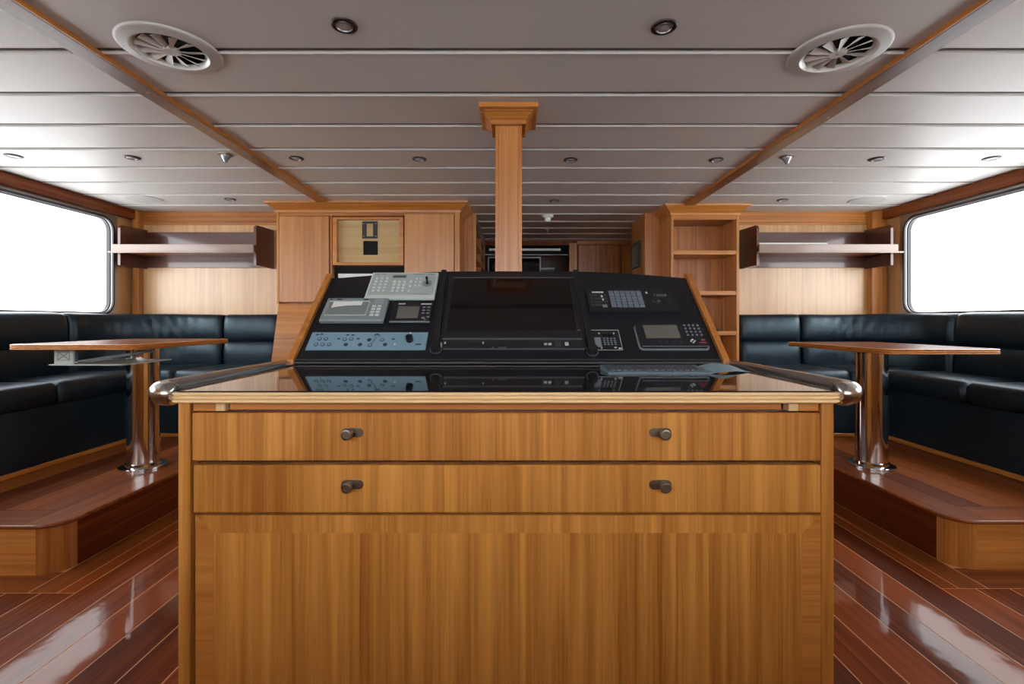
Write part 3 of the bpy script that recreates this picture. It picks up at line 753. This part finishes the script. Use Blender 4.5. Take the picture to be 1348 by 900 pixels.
# camera controller, light grey
r = rect(480, 572, 362, 396)
it = inst('camera_controller', 'light grey keypad with small joystick at the upper left of the panel', 'keypad', r)
fbox(it, 'body', r, .0005, .016, M['lgrey'], .003)
h = .0161
fbox(it, 'face_border', sub(r, .03, .97, .12, .95), h-.0004, h+.0006, plain('pale_border', (.40, .46, .44), .5), 0)
kg = grid(sub(r, .06, .29, .2, .80), 3, 5, .45, .45)+grid(sub(r, .34, .56, .2, .66), 3, 4, .5, .52)
kg += [sub(r, .60, .635, .2, .27), sub(r, .60, .635, .40, .47), sub(r, .60, .635, .58, .65)]+grid(sub(r, .66, .78, .4, .80), 2, 3, .45, .4)
multi(it, 'keys', kg, h, h+.004, M['key'], .0008)
fbox(it, 'display', sub(r, .32, .53, .76, .88), h, h+.0015, M['lcdb'], .0004)
fbox(it, 'display_text', sub(r, .34, .51, .79, .84), h+.0015, h+.0018, M['ink'], 0)
multi(it, 'print', [sub(r, a, b, .90, .925) for a, b in ((.05, .12), (.15, .22), (.62, .80), (.84, .93))]+[sub(r, .70, .92, .13, .15)], h+.0006, h+.0009, M['keyd'])
c = ctr(sub(r, .78, .94, .35, .75))
js_ = obj('joystick_dish', disc(MB(FM), c, .021, h, h+.002, 24), M['grey'], it)
p = FM @ Vector((c[0], c[1], h+.002)); mb = MB(); mb.cyl(p, .0075, nd, .004, 14, .006); mb.cyl(p, .004, (nd+Vector((0, 0, .35))).normalized(), .026, 12, .0038); mb.cyl(p+(nd+Vector((0, 0, .35))).normalized()*.022, .0058, (nd+Vector((0, 0, .35))).normalized(), .010, 12, .005)
obj('joystick', mb, M['blackp'], js_)
# message printer
r = rect(421, 505, 397, 427)
it = inst('message_printer', 'grey printer unit with white paper slip at the left of the panel', 'printer', r)
fbox(it, 'body', r, .0005, .024, M['grey'], .005)
h = .0241
wr_ = sub(r, .07, .70, .22, .80)
fbox(it, 'paper_window', wr_, h-.001, h+.0004, M['lcdb'], 0)
mb = MB(FM); mb.box(wr_[0]-.002, wr_[1]+.003, wr_[3], wr_[3]+.003, h-.001, h+.003); mb.box(wr_[1], wr_[1]+.003, wr_[2], wr_[3], h-.001, h+.002); mb.box(wr_[0]-.002, wr_[1]+.003, wr_[2]-.003, wr_[2], h-.001, h+.002)
obj('window_frame', mb, M['lgrey'], it)
a, b, c_, d = sub(r, .13, .60, .50, .80); n = 10
mb = MB(FM)
rings = []
for k in range(n+1):
    t = k/n; u = a+(b-a)*t; lo = c_+(d-c_)*.35*t
    rings.append([(u, d-.002, h+.001), (u, lo, h+.004+.007*math.sin(t*PI)*.6), (u, lo, h+.0046+.007*math.sin(t*PI)*.6), (u, d-.002, h+.0018)])
mb.loops(rings); obj('paper_slip', mb, M['paper'], it)
multi(it, 'keys', grid(sub(r, .76, .93, .15, .66), 2, 4, .72, .62), h-.001, h+.003, M['lgrey'], .0008)
fbox(it, 'feed_button', sub(r, .78, .93, .72, .93), h-.001, h+.002, plain('button_grey', (.30, .36, .38), .4), .001)
multi(it, 'print', [sub(r, a, b, .88, .93) for a, b in ((.05, .09), (.16, .25), (.6, .67))], h-.0005, h+.0004, M['ink'])
# small receiver
r = rect(513, 566, 400, 426)
it = inst('receiver', 'small black receiver with grey screen beside the left divider arm', 'navigation device', r)
fbox(it, 'body', r, .0005, .012, M['blackp'], .003); h = .0121
fbox(it, 'screen', sub(r, .14, .68, .16, .76), h-.001, h+.0006, M['lcd'], 0)
multi(it, 'edge', [sub(r, 0, 1, -.01, .03)], .006, h+.0005, M['grey'])
multi(it, 'lettering', [sub(r, .12, .29, .87, .92), sub(r, .70, .97, .86, .91)], h-.0005, h+.0005, M['mark'])
multi(it, 'keys', grid(sub(r, .74, .97, .34, .78), 2, 3, .62, .35)+[sub(r, .78, .86, .14, .22), sub(r, .9, .97, .2, .26), sub(r, .84, .9, .08, .12)], h-.0005, h+.002, M['dim'], .0006)
# blue-grey membrane panel
r = rect(402, 560, 438.5, 461.5)
it = inst('switch_panel', 'long blue-grey switch panel with round buttons and a black knob', 'switch panel', r)
fbox(it, 'plate', r, .0005, .006, M['blue'], .001); h = .0061
mb = MB(FM); cs_ = [(.085, .60), (.14, .60), (.075, .28), (.13, .28), (.185, .28), (.30, .58), (.355, .60), (.325, .28), (.445, .28), (.53, .24), (.51, .55), (.62, .55), (.655, .28)]
for k, (a, b) in enumerate(cs_):
    c = (r[0]+(r[1]-r[0])*a, r[2]+(r[3]-r[2])*b); disc(mb, c, .0085, h-.0004, h+.0012, 14)
obj('buttons', mb, M['ink'], it, kind='stuff')
mb = MB(FM)
for k, (a, b) in enumerate(cs_):
    c = (r[0]+(r[1]-r[0])*a, r[2]+(r[3]-r[2])*b)
    if k not in (7, 8, 10, 12): disc(mb, c, .0058, h+.0010, h+.0016, 14)
obj('button_centres', mb, M['blue'], it, kind='stuff')
multi(it, 'print', [sub(r, a, a+.025, b, b+.07) for a, b in ((.30, .80), (.345, .80), (.04, .82), (.075, .84), (.235, .58), (.40, .58), (.86, .55), (.91, .26), (.93, .26), (.70, .56), (.55, .83))], h-.0003, h+.0004, M['ink'])
mb = MB(FM); a0 = (r[0]+(r[1]-r[0])*.565, r[2]+(r[3]-r[2])*.80); mb.tube([(a0[0]-.012, a0[1]-.045, h+.0006), (a0[0], a0[1]-.006, h+.0006)], .0012, 6)
mb.tube([(a0[0]+.010*math.cos(t), a0[1]+.008*math.sin(t), h+.0006) for t in [k*PI/6-.6 for k in range(0, 9)]], .0016, 6)
obj('symbol', mb, M['ink'], it)
disc(mb := MB(FM), (r[0]+(r[1]-r[0])*.735, r[2]+(r[3]-r[2])*.30), .004, h-.0003, h+.002, 10); obj('indicator', mb, M['mark'], it)
c = (r[0]+(r[1]-r[0])*.855, r[2]+(r[3]-r[2])*.52)
kn = obj('knob', disc(MB(FM), c, .014, h, h+.022, 24), M['blackp'], it)
obj('knob_pointer', MB(FM).box(c[0]-.003, c[0]+.002, c[1]+.010, c[1]+.034, h+.008, h+.013, .001), M['mark'], kn)
# trackball keyboard right
r = rect(776, 896, 384, 413)
it = inst('trackball_keyboard', 'black keyboard with slate keys and trackball at the upper right of the panel', 'keyboard', r)
u0, u1, v0, v1 = r; cut = (u1-u0)*.10
pts = [(u0, v0), (u1, v0), (u1, v0+.012), (u1-cut*.55, v1-.02), (u1-cut*1.1, v1), (u0, v1)]
obj('body', MB(FM).prism(pts, .0005, .016), M['blackp'], it); h = .0161
kb = sub(r, .245, .62, .14, .90)
multi(it, 'keys', grid(kb, 6, 6, .84, .78), h-.0005, h+.0035, M['keyd'], .0006)
multi(it, 'left_keys', grid(sub(r, .02, .22, .2, .78), 4, 4, .7, .6), h-.0005, h+.002, M['keyk'], .0006)
multi(it, 'lettering', [sub(r, .06, .19, .82, .87), sub(r, .67, .69, .78, .86)], h-.0004, h+.0006, M['mark'])
multi(it, 'indicator', [sub(r, .155, .17, .6, .68), sub(r, .16, .175, .45, .53)], h+.002, h+.003, M['mark'])
multi(it, 'switch', [sub(r, .15, .20, .14, .26)], h+.002, h+.003, M['dim'])
c = (r[0]+(r[1]-r[0])*.765, r[2]+(r[3]-r[2])*.44)
rg = obj('trackball_ring', disc(MB(FM), c, .019, h, h+.002, 28), M['keyk'], it)
ball = [(.0128*math.cos(a*PI/16), h+.002+.0085*math.sin(a*PI/16)) for a in range(0, 8)]+[(.0001, h+.0105)]
mb = MB(FM); mb.loops([[(c[0]+q*math.cos(2*PI*i/20), c[1]+q*math.sin(2*PI*i/20), hh) for i in range(20)] for q, hh in ball], cap=False); obj('trackball', mb, M['blackp'], rg)
mb = MB(FM); mb.tube([(c[0]+.05*math.cos(t), c[1]+.042*math.sin(t)-.01, h+.0006) for t in [-.9+k*.15 for k in range(14)]], .0009, 6); obj('trim_line', mb, M['keyk'], it)
def text(s, par, u, v, hgt, h_, mat, width=None):
    cu = bpy.data.curves.new('lettering', 'FONT'); cu.body = s; cu.size = hgt; cu.extrude = .0002
    o = bpy.data.objects.new('tmp', cu); COL.objects.link(o); bpy.context.view_layer.update()
    me = bpy.data.meshes.new_from_object(o.evaluated_get(bpy.context.evaluated_depsgraph_get()))
    COL.objects.unlink(o); bpy.data.objects.remove(o)
    mb = MB(); mb.bm.from_mesh(me)
    if width:
        w0 = max(p.co.x for p in mb.bm.verts); 
        for p in mb.bm.verts: p.co.x *= width/w0
    T = FM @ Matrix.Translation((u, v, h_))
    for p in mb.bm.verts: p.co = T @ p.co
    obj('lettering', mb, mat, par, smooth=0)
q = uv(859.5, 390, h)
text('1009', it, q[0], q[1], .022, h+.0003, M['dim'], .060)
# small square alarm panel
r = rect(782, 820, 435, 461.5)
it = inst('alarm_panel', 'small square black keypad panel with thin pale outline, right of the monitor', 'keypad', r)
fbox(it, 'plate', r, .0005, .003, M['blackp'], 0); h = .0031
e = .0016; mb = MB(FM)
mb.box(r[0], r[1], r[2], r[2]+e, .003, .0042); mb.box(r[0], r[1], r[3]-e, r[3], .003, .0042); mb.box(r[0], r[0]+e, r[2], r[3], .003, .0042); mb.box(r[1]-e, r[1], r[2], r[3], .003, .0042)
obj('outline', mb, M['lgrey'], it, smooth=0)
fbox(it, 'label_strip', sub(r, .08, .30, .15, .62), h-.0003, h+.001, M['dim'], 0)
fbox(it, 'display', sub(r, .38, .72, .66, .80), h-.0003, h+.001, M['void'], 0)
multi(it, 'keys', grid(sub(r, .36, .85, .22, .62), 4, 4, .6, .55), h-.0004, h+.002, M['keyd'], .0004)
multi(it, 'screw_heads', [sub(r, .25, .30, .80, .85), sub(r, .78, .83, .80, .85), sub(r, .72, .80, .10, .15), sub(r, .86, .97, .05, .11), sub(r, .25, .30, .08, .13)], h-.0004, h+.0015, M['lgrey'])
# chart plotter
r = rect(842, 935, 429, 461.5)
it = inst('chart_plotter', 'wide black chart plotter with grey screen and round keys at the lower right', 'navigation device', r)
def rr_(r, rad, h0, h1): return MB(FM).prism(rrect(r[0], r[1], r[2], r[3], rad, 5), h0, h1)
obj('mounting_rim', rr_(r, .016, .0005, .006), M['grey'], it); r2 = (r[0]+.0045, r[1]-.0045, r[2]+.006, r[3]-.003)
obj('body', rr_(r2, .014, .006, .018), M['blackp'], it); h = .0181
obj('front_edge', rr_((r2[0]+.004, r2[1]-.004, r2[2], r2[2]+.002), .0008, .016, .0185), M['grey'], it)
fbox(it, 'screen', sub(r, .12, .62, .36, .90), h-.0008, h+.0006, M['lcd'], 0)
mb = MB(FM)
for q_ in grid(sub(r, .70, .96, .42, .95), 4, 4, .3, .35): disc(mb, ctr(q_), .0042, h-.0005, h+.003, 10)
obj('keys', mb, M['dim'], it, kind='stuff')
mb = MB(FM)
for q_ in grid(sub(r, .25, .65, .14, .28), 4, 1, .3, .35): disc(mb, ctr(q_), .0055, h-.0005, h+.002, 10)
obj('soft_keys', mb, M['keyk'], it, kind='stuff')
c = ctr(sub(r, .72, .82, .14, .34)); mb = MB(FM)
for k in range(4):
    a = k*PI/2; d1, d2 = a-.5, a+.5
    mb.prism([(c[0]+.0085*math.cos(d1), c[1]+.0085*math.sin(d1)), (c[0]+.0105*math.cos(a), c[1]+.0105*math.sin(a)), (c[0]+.0085*math.cos(d2), c[1]+.0085*math.sin(d2)), (c[0]+.0045*math.cos(a), c[1]+.0045*math.sin(a))], h-.0004, h+.003)
obj('cursor_pad', mb, M['mark'], it)
multi(it, 'red_key', [sub(r, .86, .96, .17, .21), sub(r, .90, .95, .27, .33)], h-.0004, h+.0008, M['red'])

# ---------------- on the glass: keyboard and sheet
kx0, kx1, ky0, ky1 = .295, .612, 1.465, 1.60
it = thing('keyboard', 'flat grey-blue keyboard lying on the glass top below the right instruments', 'keyboard', ((kx0+kx1)/2, (ky0+ky1)/2, ZT))
obj('case', MB().extr([(ky0, ZT+.0004), (ky1, ZT+.0004), (ky1, ZT+.015), (ky0+.006, ZT+.006), (ky0, ZT+.004)], 'X', kx0, kx1), M['kcase'], it)
mb = MB()
for i in range(15):
    for j in range(5):
        ax_ = kx0+.012+(kx1-kx0-.03)*i/15; ay = ky0+.022+.021*j; zz = ZT+.006+(ay-ky0)/(ky1-ky0)*.0085
        mb.box(ax_, ax_+.0155, ay, ay+.0165, zz-.001, zz+.0045)
obj('keys', mb, M['keyk'], it, kind='stuff', smooth=0)
mb = MB(); rings = []
sx0, sx1, sy0, sy1 = .58, .775, 1.455, 1.62
for i in range(21):
    t = i/20; xx = .60+(.752-.60)*t; hgt = .022*math.sin(PI*min(1, t*1.0))**1.3
    rings.append([(xx, sy0+.05*t, ZT+.0012+hgt*.25), (xx, (sy0+sy1)/2, ZT+.0012+hgt), (xx, sy1-.04*t, ZT+.0012+hgt*.9), (xx, sy1-.04*t, ZT+.0004+hgt*.9-.0003), (xx, (sy0+sy1)/2, ZT+.0004+hgt), (xx, sy0+.05*t, ZT+.0004+hgt*.25)])
for rg in rings:
    pass
mb.loops(rings); o = obj('curled_sheet', mb, M['sheet']); tag(o, 'pale blue-grey curled plastic sheet at the right end of the keyboard', 'sheet')

# ================================================================== PILLAR
pz0, pz1 = 0, CE
px0, px1, py0, py1 = X(652, 2.25), X(687, 2.25), 2.25, 2.375
pi_ = thing('pillar', 'square wooden pillar with moulded capital behind the console', 'pillar', ((px0+px1)/2, 2.31, 0))
B('core', px0+.018, px1-.018, py0+.003, py1-.003, 0, CE-.005, W('honey', 'Z'), pi_, bev=0)
for a in (px0, px1-.019):
    for b in (py0, py1-.019): B('corner_bead', a, a+.019, b, b+.019, 0, CE-.005, W('honey', 'Z'), pi_, bev=.004)
B('face_panel', px0+.003, px0+.018, py0+.019, py1-.019, 0, CE-.005, W('honey', 'Z'), pi_, bev=0); B('face_panel', px1-.018, px1-.003, py0+.019, py1-.019, 0, CE-.005, W('honey', 'Z'), pi_, bev=0)
prof = [(.000, -.080), (.018, -.080), (.020, -.076), (.020, -.060), (.016, -.058), (.022, -.054), (.030, -.044), (.044, -.034), (.052, -.031), (.052, -.026), (.068, -.024), (.072, -.022), (.072, -.001), (0, -.001)]
mb = MB(); mb.loops([[(px0-o, py0-o, CE+z_), (px1+o, py0-o, CE+z_), (px1+o, py1+o, CE+z_), (px0-o, py1+o, CE+z_)] for o, z_ in prof], cap=True)
obj('capital', mb, W('cherry', 'X'), pi_, smooth=20)

# ================================================================== CEILING FITTINGS
def vent(x, y, label):
    t = thing('ceiling_vent', label, 'vent', (x, y, CE), 'round white ceiling vents')
    obj('ring', MB().lathe([(.165, CE), (.166, CE-.005), (.162, CE-.009), (.155, CE-.0105), (.130, CE-.0135), (.124, CE-.0150), (.1215, CE-.0145)], x, y, 56), M['vent_shade'], t, smooth=60)
    obj('inner_ring', MB().lathe([(.1215, CE-.0145), (.118, CE-.0115), (.110, CE-.004), (.107, CE-.0008)], x, y, 56), M['wall_white'], t, smooth=60)  # whiter than the lip, light on this facing wall put into the colour
    obj('backing', MB().lathe([(.105, CE-.0005), (.0001, CE-.001)], x, y, 32), M['void'], t)
    obj('hub', MB().lathe([(.030, CE-.002), (.030, CE-.010), (.026, CE-.0125), (.004, CE-.0125), (.0035, CE-.0105), (.0001, CE-.0105)], x, y, 28), M['panel'], t)
    for k in range(12):
        a = 2*PI*k/12+.15; ca, sa = math.cos(a), math.sin(a); mb = MB(); rings = []
        for r_, wd in ((.026, .005), (.06, .009), (.106, .0145)):
            ux, uy = -sa, ca; c = Vector((x+r_*ca, y+r_*sa, CE-.0075)); rings.append([c+Vector((ux*wd, uy*wd, .0048)), c+Vector((-ux*wd, -uy*wd, -.0042)), c+Vector((-ux*wd, -uy*wd, -.0054)), c+Vector((ux*wd, uy*wd, .0036))])
        obj('blade', mb.loops(rings), M['panel'], t)
vent(-1.252, 1.757, 'round white ceiling vent by the left ceiling beam'); vent(1.206, 1.773, 'round white ceiling vent by the right ceiling beam')
def downlight(label, x, y):
    t = thing('downlight', label, 'light', (x, y, CE), 'recessed ceiling downlights')
    obj('bezel', MB().lathe([(.044, CE), (.0435, CE-.004), (.038, CE-.0065), (.031, CE-.005), (.030, CE-.0006)], x, y, 32), M['darkring'], t, smooth=60)
    obj('inner_ring', MB().lathe([(.0295, CE-.001), (.0285, CE-.0075), (.025, CE-.0085), (.0235, CE-.005)], x, y, 28), M['chrome'], t, smooth=60)
    obj('lamp', MB().lathe([(.0235, CE-.005), (.018, CE-.0065), (.0001, CE-.007)], x, y, 24), plain('lamp_face', (.45, .43, .42), .3), t, smooth=60)
    return t
def cpos(px, py): Y = F*(CE-EYE)/(HY-py); return X(px, Y), Y
d0 = None
for px, py, lb in ((453, 33, 'large-looking near downlight between the vents, left one'), (874, 35, 'large-looking near downlight between the vents, right one'),
    (18, 205, 'leftmost downlight, near the left window'), (174, 207, 'downlight left of the left cone sprinkler'), (390, 208, 'downlight just right of the left ceiling beam'),
    (552, 209, 'downlight between the left beam and the pillar'), (751, 210, 'downlight just right of the pillar'), (943, 210, 'downlight just left of the right ceiling beam'),
    (1154, 209, 'downlight right of the right cone sprinkler'), (1305, 208, 'rightmost downlight, near the right window'),
    (303, 262, 'small far downlight above the left wall shelf'), (1030, 263, 'small far downlight above the right wall shelf'), (730, 264, 'small far downlight before the smoke detector')):
    x_, y_ = cpos(px, py)
    if d0 is None: d0 = downlight(lb, x_, y_)
    else: dup(d0, (x_, y_, CE), lb)
s0 = None
for px, py, lb in ((297, 203.5, 'chrome cone sprinkler in the ceiling left of the left beam'), (1036, 206, 'chrome cone sprinkler in the ceiling right of the right beam'), (720.5, 301, 'small sprinkler in the far ceiling behind the smoke detector')):
    x_, y_ = cpos(px, py)
    if s0 is None:
        s0 = thing('sprinkler', lb, 'sprinkler', (x_, y_, CE), 'ceiling sprinklers')
        obj('rosette', MB().lathe([(.042, CE), (.041, CE-.004), (.025, CE-.006), (.0001, CE-.006)], x_, y_, 28), M['bronze'], s0)
        obj('cone', MB().lathe([(.027, CE-.0055), (.026, CE-.012), (.012, CE-.036), (.009, CE-.046), (.0001, CE-.047)], x_, y_, 24), M['chrome'], s0)
    else: dup(s0, (x_, y_, CE), lb)
x_, y_ = cpos(721, 283.5)
t = thing('smoke_detector', 'white smoke detector on the far ceiling right of the pillar', 'detector', (x_, y_, CE))
obj('base', MB().lathe([(.056, CE), (.056, CE-.012), (.050, CE-.018), (.030, CE-.026), (.028, CE-.036)], x_, y_, 32), M['wall_white'], t, smooth=60)
obj('sensor_head', MB().lathe([(.029, CE-.036), (.032, CE-.044), (.027, CE-.058), (.014, CE-.062), (.0001, CE-.062)], x_, y_, 28), M['wall_white'], t, smooth=60)
for px, py, lb in ((190, 261.5, 'faint flush round speaker in the ceiling above the left wall shelf'), (1141, 263.5, 'faint flush round speaker in the ceiling above the right wall shelf')):
    x_, y_ = cpos(px, py)
    t = thing('ceiling_speaker', lb, 'speaker', (x_, y_, CE), 'flush ceiling speakers')
    obj('grille', MB().lathe([(.125, CE+.0005), (.124, CE-.004), (.118, CE-.005), (.0001, CE-.005)], x_, y_, 40), plain('grille_paint', (.50, .49, .475), .5), t)
    obj('rim', MB().lathe([(.130, CE), (.129, CE-.006), (.124, CE-.006), (.1235, CE-.001)], x_, y_, 40), M['panel'], t)
